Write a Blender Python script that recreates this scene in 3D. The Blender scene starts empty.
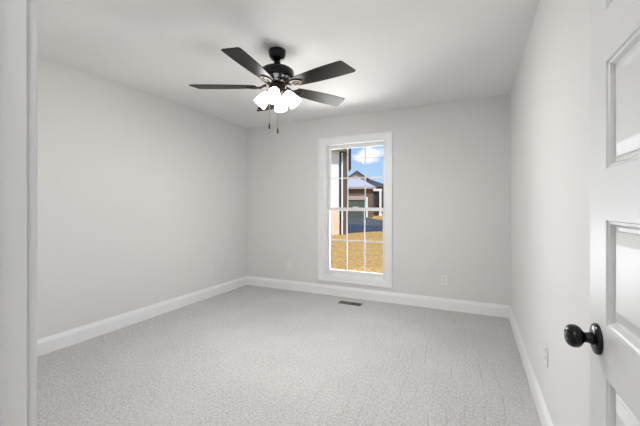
import bpy, bmesh, math, random
from mathutils import Vector, Matrix
random.seed(4)
C = bpy.context.scene.collection
PI = math.pi
R = math.radians

# ------------------------------------------------------------------ camera
TH = math.atan(154.5 / 325.0)
cam_d = bpy.data.cameras.new('camera')
cam = bpy.data.objects.new('camera', cam_d); C.objects.link(cam)
cam.location = (0, 0, 1.215)
cam.rotation_euler = (PI / 2, 0, TH)
cam_d.sensor_width = 36.0
cam_d.lens = 36.0 * 325.0 / 640.0
cam_d.shift_y = -6.5 / 640.0
cam_d.clip_start = 0.02
cam_d.clip_end = 500
bpy.context.scene.camera = cam

vs = bpy.context.scene.view_settings
vs.view_transform = 'Standard'; vs.look = 'None'; vs.gamma = 1.0
vs.use_curve_mapping = False
vs.exposure = 0.09

# ------------------------------------------------------------------ node helpers
def mat(name, col=(.8, .8, .8), rough=.6, metal=0.0, spec=None):
    m = bpy.data.materials.new(name); m.use_nodes = True
    b = m.node_tree.nodes['Principled BSDF']
    b.inputs['Base Color'].default_value = (*col, 1)
    b.inputs['Roughness'].default_value = rough
    b.inputs['Metallic'].default_value = metal
    if spec is not None: b.inputs['Specular IOR Level'].default_value = spec
    return m

class NT:
    def __init__(s, tree): s.t = tree
    def n(s, typ, **kw):
        x = s.t.nodes.new(typ)
        for k, v in kw.items(): setattr(x, k, v)
        return x
    def l(s, a, b): s.t.links.new(a, b)
    def math(s, op, a, b=None, c=None):
        x = s.n('ShaderNodeMath', operation=op)
        for i, v in enumerate((a, b, c)):
            if v is None: continue
            if isinstance(v, (int, float)): x.inputs[i].default_value = v
            else: s.l(v, x.inputs[i])
        return x.outputs[0]
    def noise(s, vec, scale, detail=2, rough=.5):
        x = s.n('ShaderNodeTexNoise'); x.inputs['Scale'].default_value = scale
        x.inputs['Detail'].default_value = detail; x.inputs['Roughness'].default_value = rough
        if vec is not None: s.l(vec, x.inputs['Vector'])
        return x.outputs['Fac']
    def mix(s, fac, a, b):
        x = s.n('ShaderNodeMix', data_type='RGBA')
        if isinstance(fac, (int, float)): x.inputs[0].default_value = fac
        else: s.l(fac, x.inputs[0])
        for i, v in ((6, a), (7, b)):
            if isinstance(v, tuple): x.inputs[i].default_value = (*v, 1)
            else: s.l(v, x.inputs[i])
        return x.outputs[2]
    def ramp(s, fac, lo, hi):
        x = s.n('ShaderNodeMapRange'); x.inputs['From Min'].default_value = lo
        x.inputs['From Max'].default_value = hi; s.l(fac, x.inputs['Value'])
        return x.outputs[0]
    def bump(s, h, strength, dist, bsdf):
        x = s.n('ShaderNodeBump'); x.inputs['Strength'].default_value = strength
        x.inputs['Distance'].default_value = dist
        s.l(h, x.inputs['Height']); s.l(x.outputs[0], bsdf.inputs['Normal'])

def geo(nt): return nt.n('ShaderNodeNewGeometry').outputs['Position']

# ------------------------------------------------------------------ world: blue sky with white clouds
SKY = 1.04
w = bpy.data.worlds.new('sky'); bpy.context.scene.world = w; w.use_nodes = True
nt = NT(w.node_tree); bg = w.node_tree.nodes['Background']
tc = nt.n('ShaderNodeTexCoord').outputs['Generated']
sp = nt.n('ShaderNodeSeparateXYZ'); nt.l(tc, sp.inputs[0])
X, Y, Z = sp.outputs
el = nt.ramp(Z, 0.0, 0.45)
skyc = nt.mix(el, (.52, .74, .95), (.10, .27, .72))
yy = nt.math('MAXIMUM', Y, 0.05)
a = nt.math('DIVIDE', X, yy); b = nt.math('DIVIDE', Z, yy)
ca = nt.math('POWER', nt.math('ABSOLUTE', nt.math('DIVIDE', nt.math('ADD', a, .299), .052)), 2)
cb = nt.math('POWER', nt.math('ABSOLUTE', nt.math('DIVIDE', nt.math('SUBTRACT', b, .163), .026)), 2)
blob = nt.math('SUBTRACT', 1.0, nt.math('ADD', ca, cb))
nz = nt.noise(tc, 30, 5, .6)
blob = nt.math('ADD', blob, nt.math('MULTIPLY', nt.math('SUBTRACT', nz, .5), 3.0))
c1 = nt.ramp(blob, -.15, 0.5)
hi = nt.ramp(nt.noise(tc, 3.2, 6, .6), .55, .75)
hi = nt.math('MULTIPLY', hi, nt.ramp(Z, .3, .5))
cl = nt.math('MAXIMUM', c1, hi)
nt.l(nt.mix(cl, skyc, (1.0, 1.0, 1.03)), bg.inputs['Color'])
bg.inputs['Strength'].default_value = SKY

# ------------------------------------------------------------------ lights
def light(name, kind, loc, energy, size=None, rot=(0, 0, 0), col=(1, 1, 1), sy=None):
    d = bpy.data.lights.new(name, kind); d.energy = energy; d.color = col
    o = bpy.data.objects.new(name, d); C.objects.link(o)
    o.location = loc; o.rotation_euler = rot
    if kind == 'AREA':
        d.size = size
        if sy: d.shape = 'RECTANGLE'; d.size_y = sy
    elif kind == 'SUN': d.angle = R(.6)
    elif kind == 'POINT': d.shadow_soft_size = size
    return o
# sun: high from behind the house, from the right, so that it lights the lawn and the faces turned to us
sun = light('sun', 'SUN', (0, 0, 20), 3.45, col=(1, .95, .86))
sun.rotation_euler = Vector((-.55, .42, -.72)).to_track_quat('-Z', 'Y').to_euler()
# added unseen area lamps outside the window, boosting lawn bounce and sky light indoors
def fill_light(name, loc, energy, aim):
    o = light(name, 'AREA', loc, energy, 2.6, col=(.95, .98, 1.0), sy=2.0)
    o.rotation_euler = (Vector(aim) - Vector(loc)).to_track_quat('-Z', 'Y').to_euler()
fill_light('low_fill_light', (-1.6, 6.3, 0.0), 310, (-1.45, 3.4, .6))
fill_light('left_fill_light', (-3.6, 5.8, 1.9), 165, (-1.45, 3.4, .6))
FAN_LAMP = 11.5         # emission of the four glass shades
BULB = 27.0             # watts of each of the four bulbs inside the shades
HALL_FILL = 52.0       # emission of the added hall lamp behind the camera

# ------------------------------------------------------------------ materials
def wall_mat(name, col, bump=.05, scale=160):
    m = mat(name, col, .75, spec=.25); nt = NT(m.node_tree); b = m.node_tree.nodes['Principled BSDF']
    nt.bump(nt.noise(geo(nt), scale, 3), bump, .004, b); return m
M_wall = wall_mat('painted_wall', (.79, .782, .775))
M_hall = wall_mat('painted_hall_wall', (.79, .782, .775))
M_ceil = wall_mat('painted_ceiling', (.88, .878, .872), .35, 45)
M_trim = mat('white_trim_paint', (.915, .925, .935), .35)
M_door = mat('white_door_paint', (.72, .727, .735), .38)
M_vinyl = mat('white_vinyl', (.88, .88, .88), .3)
M_plate = mat('white_plastic', (.85, .85, .84), .3)
M_slot = mat('dark_slot', (.05, .05, .05), .6)
M_black = mat('matte_black_metal', (.007, .007, .008), .22, .3)
M_bronze = mat('dark_bronze_metal', (.035, .024, .018), .35, .8)
M_brass = mat('bronze_chain', (.20, .15, .10), .35, .9)

def carpet():
    m = mat('carpet', (.6, .58, .55), .95, spec=.1); nt = NT(m.node_tree); b = m.node_tree.nodes['Principled BSDF']
    p = geo(nt)
    n1 = nt.noise(p, 120, 3, .75); n2 = nt.noise(p, 2.6, 4, .6); n3 = nt.noise(p, 62, 3, .7)
    grain = nt.math('ADD', nt.math('MULTIPLY', n1, .5), nt.math('MULTIPLY', n3, .5))
    c = nt.mix(nt.ramp(grain, .38, .62), (.42, .412, .407), (.79, .782, .778))
    c = nt.mix(nt.math('MULTIPLY', nt.ramp(n2, .42, .66), .22), c, (.76, .75, .75))
    nt.l(c, b.inputs['Base Color'])
    # vacuum tracks: narrow grooves running away from the door
    s = nt.n('ShaderNodeSeparateXYZ'); nt.l(p, s.inputs[0])
    wob = nt.math('MULTIPLY', nt.math('SUBTRACT', nt.noise(p, .9, 1), .5), .16)
    u = nt.math('ADD', nt.math('ADD', s.outputs[0], nt.math('MULTIPLY', s.outputs[1], .04)), wob)
    fr = nt.math('FRACT', nt.math('DIVIDE', u, .10))
    d = nt.math('ABSOLUTE', nt.math('SUBTRACT', fr, .5))
    g = nt.math('MINIMUM', nt.math('MULTIPLY', d, 12.0), 1.0)
    g = nt.math('MAXIMUM', g, nt.ramp(nt.noise(p, 3.6, 3), .60, .46))
    g = nt.math('MAXIMUM', g, nt.ramp(s.outputs[0], -.85, -1.35))
    h = nt.math('ADD', nt.math('MULTIPLY', n1, .6), nt.math('MULTIPLY', g, .45))
    nt.bump(h, .9, .012, b)
    return m
M_carpet = carpet()

def fan_wood():
    m = mat('dark_fan_wood', (.03, .025, .022), .33, spec=.10); nt = NT(m.node_tree); b = m.node_tree.nodes['Principled BSDF']
    tcn = nt.n('ShaderNodeTexCoord').outputs['Object']
    mp = nt.n('ShaderNodeMapping'); mp.inputs['Scale'].default_value = (3, 60, 60); nt.l(tcn, mp.inputs[0])
    nt.l(nt.mix(nt.noise(mp.outputs[0], 2.0, 4), (.009, .0075, .0065), (.022, .018, .015)), b.inputs['Base Color'])
    return m
M_blade = fan_wood()

def shade_mat():
    m = mat('frosted_lit_glass', (.95, .95, .95), .4); b = m.node_tree.nodes['Principled BSDF']
    b.inputs['Emission Color'].default_value = (1, .975, .94, 1)
    b.inputs['Emission Strength'].default_value = FAN_LAMP
    return m
M_shade = shade_mat()

def glass_mat():
    m = bpy.data.materials.new('window_glass'); m.use_nodes = True; t = m.node_tree
    t.nodes.clear(); nt = NT(t)
    o = nt.n('ShaderNodeOutputMaterial'); tr = nt.n('ShaderNodeBsdfTransparent'); gl = nt.n('ShaderNodeBsdfGlossy')
    tr.inputs[0].default_value = (.97, .98, .98, 1); gl.inputs['Roughness'].default_value = .02
    mx = nt.n('ShaderNodeMixShader'); fr = nt.n('ShaderNodeFresnel'); fr.inputs[0].default_value = 1.3
    nt.l(fr.outputs[0], mx.inputs[0]); nt.l(tr.outputs[0], mx.inputs[1]); nt.l(gl.outputs[0], mx.inputs[2])
    nt.l(mx.outputs[0], o.inputs[0]); return m
M_glass = glass_mat()

def grass_mat():
    m = mat('dormant_golden_lawn', (.5, .35, .12), .95, spec=.05); nt = NT(m.node_tree); b = m.node_tree.nodes['Principled BSDF']
    p = geo(nt); n1 = nt.noise(p, 13, 6, .8); n2 = nt.noise(p, .8, 3)
    c = nt.mix(nt.ramp(n1, .38, .60), (.42, .20, .045), (.95, .60, .21))
    c = nt.mix(nt.math('MULTIPLY', nt.ramp(n2, .45, .75), .25), c, (.36, .25, .08))
    nt.l(c, b.inputs['Base Color']); nt.bump(n1, .6, .05, b); return m
M_grass = grass_mat()

def brick_mat(name, c1, c2, mortar, scale=1.0):
    m = mat(name, c1, .85); nt = NT(m.node_tree); b = m.node_tree.nodes['Principled BSDF']
    tcn = nt.n('ShaderNodeTexCoord').outputs['Object']
    s = nt.n('ShaderNodeSeparateXYZ'); nt.l(tcn, s.inputs[0]); cb = nt.n('ShaderNodeCombineXYZ')
    nt.l(nt.math('ADD', s.outputs[0], s.outputs[1]), cb.inputs[0]); nt.l(s.outputs[2], cb.inputs[1])
    br = nt.n('ShaderNodeTexBrick'); nt.l(cb.outputs[0], br.inputs['Vector'])
    br.inputs['Scale'].default_value = 4.4 * scale
    br.inputs['Color1'].default_value = (*c1, 1); br.inputs['Color2'].default_value = (*c2, 1)
    br.inputs['Mortar'].default_value = (*mortar, 1)
    nt.l(br.outputs[0], b.inputs['Base Color']); return m
M_brick = brick_mat('red_brown_brick', (.20, .105, .07), (.15, .08, .055), (.26, .2, .16))
M_pale_brick = brick_mat('pale_tan_brick', (.95, .74, .56), (.85, .55, .36), (.9, .8, .7))
M_dark_brick = brick_mat('dark_brown_brick', (.13, .08, .06), (.09, .06, .05), (.2, .16, .14))

def noisy(name, a, b_, scale, rough=.85):
    m = mat(name, a, rough, spec=.08); nt = NT(m.node_tree); b = m.node_tree.nodes['Principled BSDF']
    nt.l(nt.mix(nt.noise(geo(nt), scale, 4), a, b_), b.inputs['Base Color']); return m
M_roof = noisy('grey_shingles', (.50, .51, .54), (.62, .63, .66), 6)
M_roof_dark = noisy('dark_grey_shingles', (.075, .07, .068), (.12, .11, .11), 6)
M_blue_grey = noisy('blue_grey_ground', (.05, .073, .105), (.075, .10, .135), 3)
M_dark_grey = noisy('dark_grey_ground', (.10, .10, .09), (.15, .148, .13), 3)
M_siding = mat('white_siding', (.93, .93, .92), .6)
M_soffit = noisy('brown_soffit', (.16, .12, .09), (.24, .18, .13), 5)
M_garage = mat('dark_green_garage_door', (.10, .12, .09), .6)
M_dark = mat('dark_opening', (.02, .02, .022), .7)
M_exttrim = mat('tan_trim', (.55, .40, .33), .7)
M_wire = mat('utility_wire', (.35, .38, .42), .6)

# ------------------------------------------------------------------ mesh helpers
def bx(bm, x0, x1, y0, y1, z0, z1, bev=0.0, seg=2):
    b2 = bmesh.new()
    bmesh.ops.create_cube(b2, size=1)
    for v in b2.verts:
        v.co = Vector(((x0 + x1) / 2 + v.co.x * (x1 - x0), (y0 + y1) / 2 + v.co.y * (y1 - y0), (z0 + z1) / 2 + v.co.z * (z1 - z0)))
    if bev > 0:
        bmesh.ops.bevel(b2, geom=b2.edges[:], offset=bev, segments=seg, affect='EDGES', profile=.5)
    join(bm, b2); return bm

def join(bm, b2, mtx=None):
    vm = {}
    for v in b2.verts: vm[v] = bm.verts.new(mtx @ v.co if mtx else v.co)
    for f in b2.faces:
        nf = bm.faces.new([vm[v] for v in f.verts]); nf.smooth = f.smooth
    b2.free()

def face(bm, pts, smooth=False):
    f = bm.faces.new([bm.verts.new(p) for p in pts]); f.smooth = smooth; return f

def lathe(bm, prof, n=32, mtx=None, smooth=True):
    b2 = bmesh.new(); rings = []
    for r, z in prof:
        if r < 1e-5: rings.append([b2.verts.new((0, 0, z))])
        else: rings.append([b2.verts.new((r * math.cos(2 * PI * i / n), r * math.sin(2 * PI * i / n), z)) for i in range(n)])
    for A, B in zip(rings, rings[1:]):
        if len(A) == 1 and len(B) == 1: continue
        for i in range(n):
            j = (i + 1) % n
            if len(A) == 1: q = [A[0], B[j], B[i]]
            elif len(B) == 1: q = [A[i], A[j], B[0]]
            else: q = [A[i], A[j], B[j], B[i]]
            b2.faces.new(q).smooth = smooth
    bmesh.ops.recalc_face_normals(b2, faces=b2.faces[:])
    join(bm, b2, mtx)

def tube(bm, pts, r, n=8):
    rings = []; pts = [Vector(p) for p in pts]
    for i, p in enumerate(pts):
        t = (pts[min(i + 1, len(pts) - 1)] - pts[max(i - 1, 0)]).normalized()
        up = Vector((0, 0, 1)) if abs(t.z) < .9 else Vector((1, 0, 0))
        u = t.cross(up).normalized(); v = t.cross(u)
        rr = r[i] if isinstance(r, (list, tuple)) else r
        rings.append([bm.verts.new(p + rr * (u * math.cos(2 * PI * k / n) + v * math.sin(2 * PI * k / n))) for k in range(n)])
    for A, B in zip(rings, rings[1:]):
        for k in range(n): bm.faces.new([A[k], A[(k + 1) % n], B[(k + 1) % n], B[k]]).smooth = True
    bm.faces.new(rings[0][::-1]); bm.faces.new(rings[-1])

def prism(bm, outline, z0, z1):
    A = [bm.verts.new((x, y, z0)) for x, y in outline]; B = [bm.verts.new((x, y, z1)) for x, y in outline]
    bm.faces.new(A[::-1]); bm.faces.new(B); n = len(A)
    for i in range(n): bm.faces.new([A[i], A[(i + 1) % n], B[(i + 1) % n], B[i]])

def obj(name, bm, m, parent=None, loc=None):
    bmesh.ops.recalc_face_normals(bm, faces=bm.faces[:])
    me = bpy.data.meshes.new(name); bm.to_mesh(me); bm.free(); me.materials.append(m)
    o = bpy.data.objects.new(name, me); C.objects.link(o)
    if loc: o.location = loc
    if parent: o.parent = parent
    return o
def struct(name, bm, m, parent=None):
    o = obj(name, bm, m, parent)
    if parent is None: o['kind'] = 'structure'
    return o
def tag(o, label, cat, group=None):
    o['label'] = label; o['category'] = cat
    if group: o['group'] = group
    return o
def thing(name, label, cat, loc=(0, 0, 0), rot=(0, 0, 0), group=None):
    o = bpy.data.objects.new(name, None); C.objects.link(o); o.empty_display_size = .1
    o.location = loc; o.rotation_euler = rot
    return tag(o, label, cat, group)
B = bmesh.new

# ------------------------------------------------------------------ room shell
XL, XR, YF, YB, H = -3.20, 0.351, 0.205, 4.088, 2.44
T = .16
YH = YF - .125           # hall side of the front wall
HX0, HX1, HY0 = -1.9, 1.3, -1.35

bm = B(); bx(bm, XL - T, XR + T, YH, YB + T, -.2, 0); struct('floor', bm, M_carpet)
bm = B(); bx(bm, HX0 - T, HX1 + T, HY0 - T, YH, -.2, 0); struct('floor_hall', bm, M_carpet)
bm = B(); bx(bm, XL - T, XR + T, YH, YB + T, H, H + .2); struct('ceiling', bm, M_ceil)
bm = B(); bx(bm, HX0 - T, HX1 + T, HY0 - T, YH, H, H + .2); struct('ceiling_hall', bm, M_ceil)
bm = B(); bx(bm, XL - T, XL, YF, YB, 0, H); struct('wall_left', bm, M_wall)
bm = B(); bx(bm, XR, XR + T, YF, YB, 0, H); struct('wall_right', bm, M_wall)

# window opening
WX0, WX1, WZ0, WZ1 = -1.885, -1.013, .272, 2.078
bm = B()
bx(bm, XL - T, WX0, YB, YB + T, 0, H); bx(bm, WX1, XR + T, YB, YB + T, 0, H)
bx(bm, WX0, WX1, YB, YB + T, 0, WZ0); bx(bm, WX0, WX1, YB, YB + T, WZ1, H)
struct('wall_back', bm, M_wall)

# front wall with the doorway
DX0, DX1, DZ = -.493, .278, 2.05
JT = .02
bm = B()
bx(bm, XL - T, DX0 - JT, YH, YF, 0, H); bx(bm, DX1 + JT, HX1 + T, YH, YF - .0, 0, H)
bx(bm, DX0 - JT, DX1 + JT, YH, YF, DZ + JT, H)
struct('wall_front', bm, M_wall)
# hall shell
bm = B(); bx(bm, HX0 - T, HX0, HY0, YH, 0, H); struct('wall_hall_left', bm, M_hall)
bm = B(); bx(bm, HX1, HX1 + T, HY0, YH, 0, H); struct('wall_hall_right', bm, M_hall)
bm = B(); bx(bm, HX0 - T, HX1 + T, HY0 - T, HY0, 0, H); struct('wall_hall_back', bm, M_hall)

# ------------------------------------------------------------------ baseboards: profile extruded along each wall
BB = [(0, 0), (.014, 0), (.014, .098), (.0115, .104), (.0115, .108), (.009, .116), (.005, .125), (.003, .134), (0, .136)]
def baseboard(name, p0, p1, nrm):
    bm = B(); p0 = Vector(p0); p1 = Vector(p1); n = Vector(nrm)
    A = [bm.verts.new(p0 + n * d + Vector((0, 0, z))) for d, z in BB]
    D = [bm.verts.new(p1 + n * d + Vector((0, 0, z))) for d, z in BB]
    bm.faces.new(A); bm.faces.new(D[::-1])
    for i in range(len(A)): 
        j = (i + 1) % len(A); bm.faces.new([A[i], A[j], D[j], D[i]])
    struct(name, bm, M_trim)
baseboard('baseboard_left', (XL, YF, 0), (XL, YB, 0), (1, 0, 0))
baseboard('baseboard_back', (XL, YB, 0), (XR, YB, 0), (0, -1, 0))
baseboard('baseboard_right', (XR, YF, 0), (XR, YB, 0), (-1, 0, 0))
baseboard('baseboard_front', (XL, YF, 0), (DX0 - .085, YF, 0), (0, 1, 0))

# ------------------------------------------------------------------ door frame (jambs, stop, casings)
bm = B()
bx(bm, DX0 - JT, DX0, YH - .004, YF, 0, DZ, .0015, 1)
bx(bm, DX1, DX1 + JT, YH - .004, YF, 0, DZ, .0015, 1)
bx(bm, DX0 - JT, DX1 + JT, YH - .004, YF, DZ, DZ + JT, .0015, 1)
struct('trim_1', bm, M_trim)
bm = B()                                   # door stop
bx(bm, DX0, DX0 + .011, YF - .085, YF - .045, 0, DZ, .003, 2)
bx(bm, DX1 - .011, DX1, YF - .075, YF - .040, 0, DZ, .003, 2)
bx(bm, DX0, DX1, YF - .075, YF - .040, DZ - .011, DZ, .003, 2)
struct('trim_2', bm, M_trim)
def casing(name, y, sgn, x_l0, x_r1):
    bm = B(); cw = .058; t = .0125
    def st(x0, x1, z0, z1, th=t): 
        ya, yb = sorted((y, y + sgn * th)); bx(bm, x0, x1, ya, yb, z0, z1, .003, 2)
    L = DX0 - .003; Rr = DX1 + .003; Tz = DZ + .003
    st(L - cw, L, 0, Tz + cw); st(L - cw, L - cw + .018, 0, Tz + cw, t + .004)
    st(Rr, Rr + cw, 0, Tz + cw); 
    st(L, Rr, Tz, Tz + cw); st(L, Rr, Tz + cw - .018, Tz + cw, t + .004)
    struct(name, bm, M_trim)
casing('trim_3', YF, 1, 0, 0); casing('trim_4', YH, -1, 0, 0)

# ------------------------------------------------------------------ door: five-panel, open along the right wall
DFX, DTH = .240, .035                      # visible face at x = DFX
DY0, DY1, DH = .182, .942, 2.032
PT = [(.25, .549), (.652, .869), (.972, 1.187), (1.291, 1.507), (1.612, 1.827)]
def door_mesh():
    bm = B(); st_w = .100
    ya, yb = DY0 + st_w, DY1 - st_w
    z0d = .012
    for side in (0, 1):
        fx = DFX if side == 0 else DFX + DTH
        s = 1 if side == 0 else -1          # inward
        def P(y, z, d=0): return Vector((fx + s * d, y, z))
        def quad(y0, y1, z0, z1, d=0): face(bm, [P(y0, z0, d), P(y1, z0, d), P(y1, z1, d), P(y0, z1, d)])
        quad(DY0, ya, z0d, DH); quad(yb, DY1, z0d, DH)
        zs = [z0d]
        for p in PT: zs += [p[0], p[1]]
        zs.append(DH)
        for i in range(0, len(zs), 2): quad(ya, yb, zs[i], zs[i + 1])
        prof = [(0, 0), (.002, .0035), (.007, .0045), (.012, .0115), (.019, .012), (.0215, .010), (.024, .0095), (.042, .0030), (.045, .0025)]
        for (za, zb) in PT:
            for (o0, d0), (o1, d1) in zip(prof, prof[1:]):
                a = [(ya + o0, za + o0), (yb - o0, za + o0), (yb - o0, zb - o0), (ya + o0, zb - o0)]
                c = [(ya + o1, za + o1), (yb - o1, za + o1), (yb - o1, zb - o1), (ya + o1, zb - o1)]
                for k in range(4):
                    j = (k + 1) % 4
                    face(bm, [P(*a[k], d0), P(*a[j], d0), P(*c[j], d1), P(*c[k], d1)])
            o = prof[-1][0]; quad(ya + o, yb - o, za + o, zb - o, prof[-1][1])
    for y in (DY0, DY1):
        face(bm, [(DFX, y, z0d), (DFX + DTH, y, z0d), (DFX + DTH, y, DH), (DFX, y, DH)])
    for z in (z0d, DH):
        face(bm, [(DFX, DY0, z), (DFX + DTH, DY0, z), (DFX + DTH, DY1, z), (DFX, DY1, z)])
    bmesh.ops.remove_doubles(bm, verts=bm.verts[:], dist=1e-5)
    return bm
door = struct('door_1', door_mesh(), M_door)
KY, KZ = .888, .930
def knob(side):
    s = -1 if side == 0 else 1
    x0 = DFX if side == 0 else DFX + DTH
    mt = Matrix.Translation((x0, KY, KZ)) @ Matrix.Rotation(s * PI / 2, 4, 'Y')
    bm = B(); lathe(bm, [(0, 0), (.0325, 0), (.0325, .004), (.031, .007), (.024, .0095), (.016, .0105), (0, .0105)], 40, mt)
    ro = obj('knob_rose', bm, M_black, door)
    k = .80 if side == 0 else .70
    bm = B()
    lathe(bm, [(0, .009), (.0135, .009), (.0135, .013), (.0115, .015), (.0105, .023), (.013, .026), (.014, .0270),
               (.018, .029), (.0215, .0325), (.0238, .0375), (.0243, .043), (.0233, .0485), (.0205, .053), (.0165, .056), (.012, .0575), (.0105, .0568), (0, .0568)],
          40, mt @ Matrix.Scale(k if side else 1.0, 4, (0, 0, 1)))
    kb = obj('door_knob', bm, M_black, door)
    if side == 0:
        bm = B(); lathe(bm, [(0, .0562), (.0042, .0562), (.0042, .0588), (.0034, .0596), (0, .0596)], 20, mt)
        p = obj('privacy_button', bm, mat('satin_nickel', (.45, .44, .43), .3, .9), kb); p['label'] = 'small grey round lock button'
knob(0); knob(1)
# latch plate on the free edge, hinges
bm = B(); bx(bm, DFX + .006, DFX + .029, DY1, DY1 + .0015, KZ - .028, KZ + .028, .0005, 1); bx(bm, DFX + .012, DFX + .023, DY1, DY1 + .008, KZ - .008, KZ + .008, .002, 2)
obj('latch_plate', bm, M_black, door)
for hz in (.25, 1.02, 1.80):
    bm = B(); lathe(bm, [(0, -.045), (.006, -.045), (.006, .045), (0, .045)], 14, Matrix.Translation((DFX + DTH + .003, DY0 + .002, hz)))
    bx(bm, DFX + .004, DFX + DTH + .002, DY0 - .001, DY0 + .001, hz - .044, hz + .044)
    obj('hinge', bm, M_black, door)

# ------------------------------------------------------------------ window
wf = B()                                    # jamb liner inside the opening
JW = .018; JY0, JY1 = YB - .0, YB + T
bx(wf, WX0, WX0 + JW, JY0, JY1, WZ0, WZ1); bx(wf, WX1 - JW, WX1, JY0, JY1, WZ0, WZ1)
bx(wf, WX0, WX1, JY0, JY1, WZ1 - JW, WZ1); bx(wf, WX0, WX1, JY0, JY1, WZ0, WZ0 + JW)
# balance track lips
for x0, x1 in ((WX0 + JW, WX0 + JW + .010), (WX1 - JW - .010, WX1 - JW)):
    bx(wf, x0, x1, YB + .055, YB + .062, WZ0 + JW, WZ1 - JW); bx(wf, x0, x1, YB + .130, YB + .137, WZ0 + JW, WZ1 - JW)
window = struct('window_1', wf, M_vinyl)
# casing, picture-frame style around the opening
def casing_frame():
    bm = B(); cw = .088; prof = [(0, 0), (0, .010), (.012, .013), (.062, .016), (.068, .020), (.086, .020), (.088, .018), (.088, 0)]
    x0, x1, z0, z1 = WX0 + .006, WX1 - .006, WZ0 + .006, WZ1 - .006
    rings = []
    for o, d in prof:
        y = YB - d
        rings.append([bm.verts.new((x0 - o, y, z0 - o)), bm.verts.new((x1 + o, y, z0 - o)), bm.verts.new((x1 + o, y, z1 + o)), bm.verts.new((x0 - o, y, z1 + o))])
    n = len(rings)
    for i in range(n):
        A = rings[i]; D = rings[(i + 1) % n]
        for k in range(4): bm.faces.new([A[k], A[(k + 1) % 4], D[(k + 1) % 4], D[k]])
    return bm
obj('window_casing', casing_frame(), M_trim, window)
GX0, GX1 = WX0 + JW + .042, WX1 - JW - .042   # glass edges
GM = 1.178                                    # meeting rail centre
def sash(name, y0, y1, z0, z1, rb, rt):
    bm = B()
    xa, xb = WX0 + JW + .002, WX1 - JW - .002
    bx(bm, xa, GX0, y0, y1, z0, z1, .003, 1); bx(bm, GX1, xb, y0, y1, z0, z1, .003, 1)
    bx(bm, GX0, GX1, y0, y1, z0, z0 + rb, .003, 1); bx(bm, GX0, GX1, y0, y1, z1 - rt, z1, .003, 1)
    s = obj(name, bm, M_vinyl, window)
    ym = (y0 + y1) / 2; ga, gb = z0 + rb, z1 - rt
    bm = B(); mw = .008
    for k in (1, 2):
        x = GX0 + (GX1 - GX0) * k / 3; bx(bm, x - mw, x + mw, ym - .005, ym + .005, ga, gb, .002, 1)
    z = (ga + gb) / 2; bx(bm, GX0, GX1, ym - .0045, ym + .0045, z - mw, z + mw, .002, 1)
    obj('muntins', bm, M_vinyl, s)
    bm = B(); bx(bm, GX0, GX1, ym + .007, ym + .010, ga, gb)
    obj('pane', bm, M_glass, s)
    return s
sash('upper_sash', YB + .098, YB + .128, GM - .022, WZ1 - JW, .04, .045)
ls = sash('lower_sash', YB + .064, YB + .094, WZ0 + JW, GM + .022, .052, .04)
bm = B(); bx(bm, -1.49, -1.41, YB + .068, YB + .088, GM + .022, GM + .034, .003, 2); bx(bm, -1.47, -1.44, YB + .060, YB + .070, GM + .024, GM + .032, .002, 1)
obj('sash_lock', bm, M_plate, ls)

# ------------------------------------------------------------------ outlets
def outlet(label, loc, rz):
    t = thing('wall_outlet', label, 'outlet', loc, (0, 0, rz), 'white duplex wall outlets')
    bm = B(); bx(bm, -.035, .035, -.0055, 0, -.057, .057, .003, 2); obj('cover_plate', bm, M_plate, t)
    for z in (-.0195, .0195):
        bm = B()
        ol = [(.0165 * math.cos(a), .0145 * max(-.85, min(.85, math.sin(a))) ) for a in [2 * PI * i / 24 for i in range(24)]]
        prism(bm, ol, 0, .0025)
        bmesh.ops.transform(bm, matrix=Matrix.Translation((0, -.005, z)) @ Matrix.Rotation(PI / 2, 4, 'X'), verts=bm.verts[:])
        rc = obj('receptacle', bm, M_plate, t)
        bm = B()
        for x, h in ((-.0065, .008), (.0065, .0065)): bx(bm, x - .0012, x + .0012, -.0082, -.007, z - h / 2 + .003, z + h / 2 + .003)
        bx(bm, -.0025, .0025, -.0082, -.007, z - .0095, z - .005)
        obj('slots', bm, M_slot, rc)
    bm = B(); lathe(bm, [(0, 0), (.003, 0), (.003, .001), (0, .0015)], 12, Matrix.Translation((0, -.0053, 0)) @ Matrix.Rotation(PI / 2, 4, 'X'))
    obj('screw', bm, M_plate, t)
    return t
outlet('white outlet low on the left wall near the corner', (XL, 3.303, .371), PI / 2)
outlet('white outlet on the back wall, left of the window', (-2.452, YB, .353), 0)
outlet('white outlet on the back wall, right of the window', (-.323, YB, .348), 0)
outlet('white outlet on the right wall, seen edge-on beside the black door knob', (XR, 2.10, .419), -PI / 2)

# ------------------------------------------------------------------ floor register
reg = thing('floor_register', 'dark metal floor vent set in the carpet below the window', 'floor vent', (-1.405, 3.835, 0))
bm = B(); L, W2 = .148, .052
for a in ((-L, L, -W2, -W2 + .012), (-L, L, W2 - .012, W2), (-L, -L + .014, -W2, W2), (L - .014, L, -W2, W2), (-.008, .008, -W2, W2)):
    bx(bm, a[0], a[1], a[2], a[3], .0, .006, .0012, 1)
M_reg = mat('brown_register_metal', (.16, .14, .115), .5, .3)
obj('frame', bm, M_reg, reg)
for s, tilt in ((-1, -58), (1, 50)):
    bm = B()
    for k in range(9):
        x = s * (.015 + .0135 * (k + .5))
        b2 = B(); bx(b2, -.0008, .0008, -W2 + .012, W2 - .012, -.005, .005)
        join(bm, b2, Matrix.Translation((x, 0, .003)) @ Matrix.Rotation(R(tilt), 4, 'Y'))
    obj('louvres', bm, M_reg, reg)
bm = B(); bx(bm, -L + .005, L - .005, -W2 + .005, W2 - .005, -.0, .0006); obj('duct_opening', bm, M_dark, reg)

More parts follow.
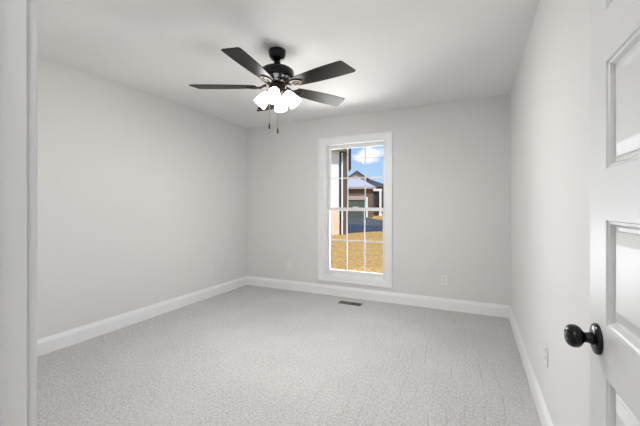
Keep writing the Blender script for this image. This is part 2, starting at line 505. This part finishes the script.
# ------------------------------------------------------------------ ceiling fan
FX, FY = -1.401, 2.163
fan = thing('ceiling_fan', 'dark five-blade ceiling fan with four lit white glass shades', 'ceiling fan', (FX, FY, H))
def zz(z): return z - H
bm = B(); lathe(bm, [(0, 0), (.066, 0), (.068, -.006), (.067, -.032), (.062, -.050), (.048, -.068), (.030, -.080), (.020, -.084), (0, -.084)], 40)
obj('canopy', bm, M_black, fan)
bm = B(); lathe(bm, [(0, -.08), (.020, -.082), (.026, -.090), (.026, -.100), (.0115, -.104), (.0115, -.125), (.021, -.127), (.023, -.140), (.023, -.15), (0, -.15)], 24)
obj('downrod', bm, M_black, fan)
bm = B(); lathe(bm, [(0, -.135), (.035, -.137), (.080, -.140), (.112, -.148), (.128, -.160), (.132, -.175), (.132, -.215), (.128, -.225), (.115, -.232),
                     (.100, -.238), (.092, -.250), (.080, -.262), (.06, -.268), (0, -.268)], 48)
motor = obj('motor_housing', bm, M_black, fan)
bm = B(); lathe(bm, [(0, -.262), (.058, -.264), (.064, -.270), (.064, -.290), (.056, -.300), (.060, -.305), (.060, -.330), (.050, -.345), (.034, -.358), (.018, -.368), (.012, -.378), (0, -.382)], 36)
obj('switch_housing', bm, M_bronze, fan)

def blade_mesh():
    # local: x along the blade, y across, z thickness
    top = []; r0, r1 = .175, .668
    def hw(t): return .054 + .024 * math.sin(min(1, t / .75) * PI / 2)
    n = 14
    ys = []
    pts_up = [(r0 + (r1 - .035 - r0) * i / n, hw(i / n)) for i in range(n + 1)]
    w_ = pts_up[-1][1]
    tip_u = [(r1 - .012, w_ - .001), (r1 - .004, w_ - .006), (r1, w_ - .016)]
    tip_l = [(r1 - .026, -w_ + .014), (r1 - .031, -w_ + .005), (r1 - .040, -w_)]
    low = [(x, -y) for x, y in reversed(pts_up[:-1])]
    root = [(r0 - .008, -.043), (r0 - .012, -.02), (r0 - .012, .02), (r0 - .008, .043)]
    ol = pts_up + tip_u + tip_l + low + root
    bm = B(); prism(bm, ol, -.003, .003)
    bmesh.ops.bevel(bm, geom=[e for e in bm.edges if abs(e.verts[0].co.z - e.verts[1].co.z) < 1e-6], offset=.0012, segments=1, affect='EDGES')
    return bm
def iron_mesh():
    # blade bracket: arm from the motor, splitting into an oval ring under the blade root
    bm = B()
    tube(bm, [(.085, 0, .012), (.105, 0, .006), (.125, 0, -.004), (.142, 0, -.010)], [.012, .010, .009, .011], 8)
    n = 28; cx, a_, b_ = .192, .054, .036
    for k in range(n):
        t0, t1 = 2 * PI * k / n, 2 * PI * (k + 1) / n
        def P(t, s, z): return (cx + a_ * s * math.cos(t), (b_ * (1 - .25 * math.cos(t))) * (1 if s == 1 else s * .93) * math.sin(t), z)
        q = []
        for t in (t0, t1):
            q.append([bm.verts.new(P(t, 1, -.011)), bm.verts.new(P(t, .66, -.011)), bm.verts.new(P(t, .66, -.004)), bm.verts.new(P(t, 1, -.004))])
        for i in range(4): bm.faces.new([q[0][i], q[0][(i + 1) % 4], q[1][(i + 1) % 4], q[1][i]])
    bx(bm, .150, .236, -.006, .006, -.0115, -.004, .002, 1)
    for x, y in ((.165, 0), (.222, 0)):
        lathe(bm, [(0, -.015), (.004, -.0145), (.006, -.011), (0, -.011)], 10, Matrix.Translation((x, y, 0)))
    bmesh.ops.remove_doubles(bm, verts=bm.verts[:], dist=1e-6)
    return bm
iron0 = obj('blade_bracket', iron_mesh(), M_bronze, fan)
blade0 = obj('blade', blade_mesh(), M_blade, fan)
BZ = 2.155
A0, PITCH = 61.6, -9.5
for k in range(5):
    if k == 0: bl, ir = blade0, iron0
    else:
        ir = iron0.copy(); C.objects.link(ir); bl = blade0.copy(); C.objects.link(bl); ir.parent = fan; bl.parent = fan
    M = Matrix.Translation((0, 0, zz(BZ))) @ Matrix.Rotation(R(A0 + 72 * k), 4, 'Z') @ Matrix.Rotation(R(PITCH), 4, 'X')
    for o in (ir, bl): o.matrix_basis = M

# light kit: arms, holders, shades
def shade_bm():
    bm = B()
    outer = [(.020, 0), (.027, -.004), (.036, -.022), (.043, -.048), (.048, -.078), (.0515, -.108), (.0525, -.116)]
    inner = [(r - .003, z) for r, z in reversed(outer)]
    lathe(bm, outer + [(.050, -.117)] + inner, 36); return bm
shade0 = None
for k, az in enumerate((-70, 20, 110, 200)):
    tl = R(40)
    M = Matrix.Rotation(R(az), 4, 'Z') @ Matrix.Translation((.070, 0, zz(2.108))) @ Matrix.Rotation(-tl, 4, 'Y')
    if k == 0:
        bm = B(); lathe(bm, [(0, .022), (.010, .021), (.016, .014), (.024, .008), (.0245, -.004), (.021, -.006), (0, -.006)], 24)
        holder0 = obj('shade_holder', bm, M_bronze, fan); ho = holder0
        bm = B(); tube(bm, [(.045, 0, zz(2.125)), (.058, 0, zz(2.136)), (.066, 0, zz(2.130)), (.070, 0, zz(2.122))], .007, 8)
        arm0 = obj('lamp_arm', bm, M_bronze, fan); ar = arm0
        shade0 = obj('lamp_shade', shade_bm(), M_shade, fan); sh = shade0
    else:
        ho = holder0.copy(); ar = arm0.copy(); sh = shade0.copy()
        for o in (ho, ar, sh): C.objects.link(o); o.parent = fan
    ho.matrix_basis = M; sh.matrix_basis = M; ar.matrix_basis = Matrix.Rotation(R(az), 4, 'Z')
for az in (-70, 20, 110, 200):            # a bulb in the mouth of each shade
    M = Matrix.Rotation(R(az), 4, 'Z') @ Matrix.Translation((.070, 0, zz(2.108))) @ Matrix.Rotation(-R(40), 4, 'Y')
    bl_ = light('bulb_light', 'POINT', (0, 0, 0), BULB, .025, col=(1, .975, .945))
    bl_.parent = fan; bl_.matrix_basis = M @ Matrix.Translation((0, 0, -.085))
def chain(x, y, z1):
    bm = B(); tube(bm, [(x, y, zz(2.10)), (x, y, zz(z1 + .045))], .0013, 6)
    n = int((2.09 - z1 - .05) / .012)
    for i in range(n):
        b2 = B(); bmesh.ops.create_icosphere(b2, subdivisions=1, radius=.0022); join(bm, b2, Matrix.Translation((x, y, zz(2.09 - i * .012))))
    ch = obj('pull_chain', bm, M_brass, fan)
    bm = B(); lathe(bm, [(0, zz(z1 + .047)), (.003, zz(z1 + .046)), (.0055, zz(z1 + .036)), (.0065, zz(z1 + .012)), (.005, zz(z1 + .002)), (0, zz(z1))], 16, Matrix.Translation((x, y, 0)))
    obj('chain_fob', bm, M_black, ch)
cr, sr = math.cos(TH), math.sin(TH)
chain(-.062 * cr, -.062 * sr, 1.822); chain(-.006 * cr + .012, -.006 * sr, 1.786)

# ------------------------------------------------------------------ hall lamp added behind the camera, unseen, to brighten the room
hl = thing('hall_fill_lamp', 'round white flush lamp added unseen in the hall to brighten the room', 'ceiling lamp', (-.1, -.75, H))
bm = B(); lathe(bm, [(0, 0), (.17, 0), (.17, -.02), (0, -.02)], 40); obj('lamp_base', bm, M_plate, hl)
bm = B(); lathe(bm, [(.155, -.02), (.15, -.045), (.11, -.07), (.05, -.082), (0, -.085)], 40)
mh = mat('lit_opal_glass', (.9, .9, .9), .4); bb = mh.node_tree.nodes['Principled BSDF']
bb.inputs['Emission Color'].default_value = (1, .98, .95, 1); bb.inputs['Emission Strength'].default_value = HALL_FILL
obj('lamp_diffuser', bm, mh, hl)

# ------------------------------------------------------------------ outdoors
GZ = -.35
def at(px, py, depth):                       # a point seen at this pixel at this distance
    r = (px - 320) / 325 * depth
    return Vector((r * cr - depth * sr, r * sr + depth * cr, 1.215 - (py - 206.5) / 325 * depth))
bm = B(); bx(bm, -90, 60, YB + T + .02, 140, GZ - .3, GZ); g = obj('lawn', bm, M_grass); g['kind'] = 'structure'
# outside base of our own wall
bm = B(); bx(bm, XL - T, XR + T, YB + T - .002, YB + T + .012, GZ, 2.9)
# camera-facing frame for everything far away
FWD = Vector((-sr, cr, 0)); RGT = Vector((cr, sr, 0))
def frame_empty(name, label, cat, px, depth, twist=0):
    p = at(px, 206.5, depth); p.z = GZ
    return thing(name, label, cat, p, (0, 0, TH + R(twist)))
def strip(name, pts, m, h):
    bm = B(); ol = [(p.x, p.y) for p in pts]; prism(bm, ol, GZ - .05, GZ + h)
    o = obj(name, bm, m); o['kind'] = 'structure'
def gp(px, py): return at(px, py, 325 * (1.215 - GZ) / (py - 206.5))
strip('blue_grey_band', [gp(300, 236.5), gp(330, 235), gp(352, 233), gp(372, 231.6), gp(400, 231.2), gp(450, 230.5), gp(450, 225.2), gp(400, 226.6), gp(372, 226.2), gp(352, 224.5), gp(300, 224)], M_blue_grey, .02)  # flat band of ground coloured blue-grey
strip('dark_grey_band', [gp(300, 224), gp(352, 224.5), gp(372, 226.2), gp(400, 226.6), gp(450, 225.2), gp(450, 222.5), gp(390, 221.5), gp(376, 219.3), gp(366, 217.4), gp(356, 216.4), gp(346, 216), gp(300, 216)], M_dark_grey, .03)  # flat band of ground coloured dark grey, farther out

# neighbouring wing at the left: white siding over pale brick, dark corner
D1 = 18.0
K = D1 / 325.0
wing = frame_empty('neighbouring_house', 'white sided neighbouring house with pale brick base at left edge of window', 'house', 344, D1)
def U(px): return (px - 344) * K
def V(py): return 1.215 - GZ - (py - 206.5) * K
bm = B(); bx(bm, U(290), U(339.4), 0, 6, V(207), V(149.5))
for i in range(24):
    z = V(207) + i * (V(149.5) - V(207)) / 24; bx(bm, U(290), U(339.4), -.012, .0, z, z + .012)
obj('siding_wall', bm, M_siding, wing)
bm = B(); bx(bm, U(290), U(339.4), -.06, 6, 0, V(207)); obj('brick_base', bm, M_pale_brick, wing)
bm = B(); tube(bm, [(U(340.4), -.08, 0.12), (U(340.4), -.08, V(150))], .045, 8); tube(bm, [(U(340.4), -.08, .12), (U(340.4), -.22, .04)], .045, 8); obj('downspout', bm, M_dark, wing)
bm = B(); bx(bm, U(341.2), U(342.9), -.03, .2, 0, V(153)); obj('corner_trim', bm, M_siding, wing)
bm = B(); bx(bm, U(342.9), U(347.6), .0, 5.5, 0, V(150)); obj('brick_corner', bm, M_dark_brick, wing)
bm = B(); bx(bm, U(290), U(348), -.5, 6.5, V(151.5), V(147.5)); bx(bm, U(290), U(346.6), -.55, -.5, V(153), V(147)); obj('soffit', bm, M_soffit, wing)
bm = B(); face(bm, [(U(290), -.6, V(147.5)), (U(348.4), -.6, V(147.5)), (U(348.4), 3, V(136)), (U(290), 3, V(136))])
face(bm, [(U(290), 6.6, V(147.5)), (U(348.4), 6.6, V(147.5)), (U(348.4), 3, V(136)), (U(290), 3, V(136))])
face(bm, [(U(290), -.6, V(147.5)), (U(348.4), -.6, V(147.5)), (U(348.4), 6.6, V(147.5)), (U(290), 6.6, V(147.5))])
face(bm, [(U(348.4), -.6, V(147.5)), (U(348.4), 6.6, V(147.5)), (U(348.4), 3, V(136))])
obj('roof', bm, M_roof_dark, wing)
bm = B(); bx(bm, U(348), U(351.3), .1, 1.2, V(169), V(147.3), .01, 1); obj('eave_box', bm, M_dark, wing)

# brick house beyond the dark ground bands with hipped grey roof
D2 = 46.0
K2 = D2 / 325.0
hs = frame_empty('brick_house', 'brown brick neighbouring house with grey roof and garage, behind the dark ground bands', 'house', 356, D2)
def U2(px): return (px - 356) * K2
def V2(py): return 1.215 - GZ - (py - 206.5) * K2
zg = V2(217.5)
# garage wing, front wall with the opening
g0, g1 = U2(349.0), U2(364.8)
gt = V2(200.0); ev = V2(187.6)
bm = B(); bx(bm, U2(335), g0, 0, .3, 0, ev); bx(bm, g1, U2(373), 0, .3, 0, ev); bx(bm, g0, g1, 0, .3, gt, ev)
bx(bm, U2(335), U2(373), .3, 8, 0, ev); obj('garage_wall', bm, M_brick, hs)
bm = B(); bx(bm, g0, g1, .15, .3, 0, gt)
for i in range(4): bx(bm, g0 + .1, g1 - .1, .12, .15, .1 + i * gt / 4, .0 + (i + 1) * gt / 4 - .1)
obj('garage_door', bm, M_garage, hs)
bm = B(); bx(bm, g0 - .1, g1 + .1, -.05, 0, gt, V2(196.0)); obj('lintel_band', bm, M_exttrim, hs)
bm = B(); bx(bm, U2(366), U2(367.6), -.14, -.0, 0, V2(197)); obj('door_trim', bm, M_siding, hs)
# hipped roof over the garage wing
e0, e1 = U2(334), U2(375.2); et = V2(187); rt = V2(176.6)
def hip(bm, x0, x1, y0, y1, z0, xr0, xr1, yr, z1):
    a, b, c, d = (x0, y0, z0), (x1, y0, z0), (x1, y1, z0), (x0, y1, z0); p, q = (xr0, yr, z1), (xr1, yr, z1)
    face(bm, [a, b, q, p]); face(bm, [b, c, q]); face(bm, [c, d, p, q]); face(bm, [d, a, p]); face(bm, [a, d, c, b])
bm = B(); hip(bm, e0, e1, -.5, 8.5, et, U2(345), U2(364), 4, rt); obj('garage_roof', bm, M_roof, hs)
bm = B(); bx(bm, e0, e1, -.56, -.5, et - .28, et + .02); obj('garage_fascia', bm, M_exttrim, hs)
# main house behind: a small tan gable and a long dark hipped roof falling to the right
def UU(px, y): return (px - 320) * (D2 + y) / 325.0 - (356 - 320) * K2
def VV(py, y): return 1.215 - GZ - (py - 206.5) * (D2 + y) / 325.0
bm = B(); bx(bm, UU(335, 9), UU(392, 9), 9.0, 18, 0, VV(186.8, 9)); obj('house_wall', bm, M_dark_brick, hs)
yp = 8.9
xl, xr_, xm = UU(347, yp), UU(367, yp), UU(356.6, yp)
ze, zp = VV(179, yp), VV(172, yp)
bm = B(); A = [bm.verts.new((x, yp, z)) for x, z in ((xl, ze - 1), (xr_, ze - 1), (xr_, ze), (xm, zp), (xl, ze))]
Bv = [bm.verts.new((v.co.x, yp + .2, v.co.z)) for v in A]; bm.faces.new(A); bm.faces.new(Bv[::-1])
for i in range(5): bm.faces.new([A[i], A[(i + 1) % 5], Bv[(i + 1) % 5], Bv[i]])
obj('gable_wall', bm, M_exttrim, hs)
bm = B()
for xe in (xl - .3, xr_ + .3):
    f1 = [(xe, yp - .4, ze), (xm, yp - .4, zp + .22), (xm, 16, zp + .22), (xe, 16, ze)]
    f2 = [(x, y, z - .22) for x, y, z in f1]
    A = [bm.verts.new(p) for p in f1]; Bv = [bm.verts.new(p) for p in f2]
    bm.faces.new(A); bm.faces.new(Bv[::-1])
    for i in range(4): bm.faces.new([A[i], A[(i + 1) % 4], Bv[(i + 1) % 4], Bv[i]])
obj('gable_roof', bm, M_roof_dark, hs)
bm = B(); hip(bm, UU(350, 8.4), UU(393, 8.4), 8.4, 19, VV(187.2, 8.4), UU(358, 13), UU(365, 13), 13.5, VV(177.4, 13.5)); obj('main_roof', bm, M_roof_dark, hs)
# recessed porch at the right with a white post
bm = B(); bx(bm, UU(374, 9), UU(382, 9), 8.9, 9.0, .0, VV(192, 9)); obj('porch_opening', bm, M_dark, hs)
px_ = UU(380.4, 8.5)
bm = B(); bx(bm, px_ - .17, px_ + .17, 8.45, 8.75, 0, VV(190.5, 8.5)); bx(bm, px_ - .25, px_ + .25, 8.38, 8.82, 0, .3); obj('porch_post', bm, M_siding, hs)
bm = B(); bx(bm, UU(373.4, 8.5), UU(382, 8.5), 8.45, 8.75, VV(191.0, 8.5), VV(188.8, 8.5)); obj('porch_beam', bm, M_siding, hs)
bm = B(); bx(bm, UU(383, 9), UU(386.5, 9), 8.92, 9.0, 1.0, VV(193.5, 9)); obj('house_window', bm, M_dark, hs)

# utility wire crossing the sky
pA, pB = at(250, 157.5, 38), at(450, 154.5, 38)
def pole(p, label):
    t = thing('utility_pole', label, 'utility pole', (p.x, p.y, GZ))
    bm = B(); tube(bm, [(0, 0, 0), (0, 0, p.z - GZ + .16)], [.16, .11], 12); obj('pole', bm, M_soffit, t)
    bm = B(); bx(bm, -.9, .9, -.06, .06, p.z - GZ + .05, p.z - GZ + .17); obj('crossarm', bm, M_soffit, t)
    bm = B(); tube(bm, [(0, 0, p.z - GZ + .16), (0, 0, p.z - GZ + .215)], .05, 8); obj('insulator', bm, M_wire, t)
pole(pA, 'wooden utility pole to the left beyond the white sided house')
pole(pB, 'wooden utility pole to the right beyond the window view')
bm = B(); pts = [pA.lerp(pB, i / 16) - Vector((0, 0, .5 * math.sin(PI * i / 16))) for i in range(17)]
tube(bm, [p + Vector((0, 0, .24)) for p in pts], .022, 5); tag(obj('utility_wire', bm, M_wire), 'thin grey overhead wire crossing the cloud in the window', 'wire')
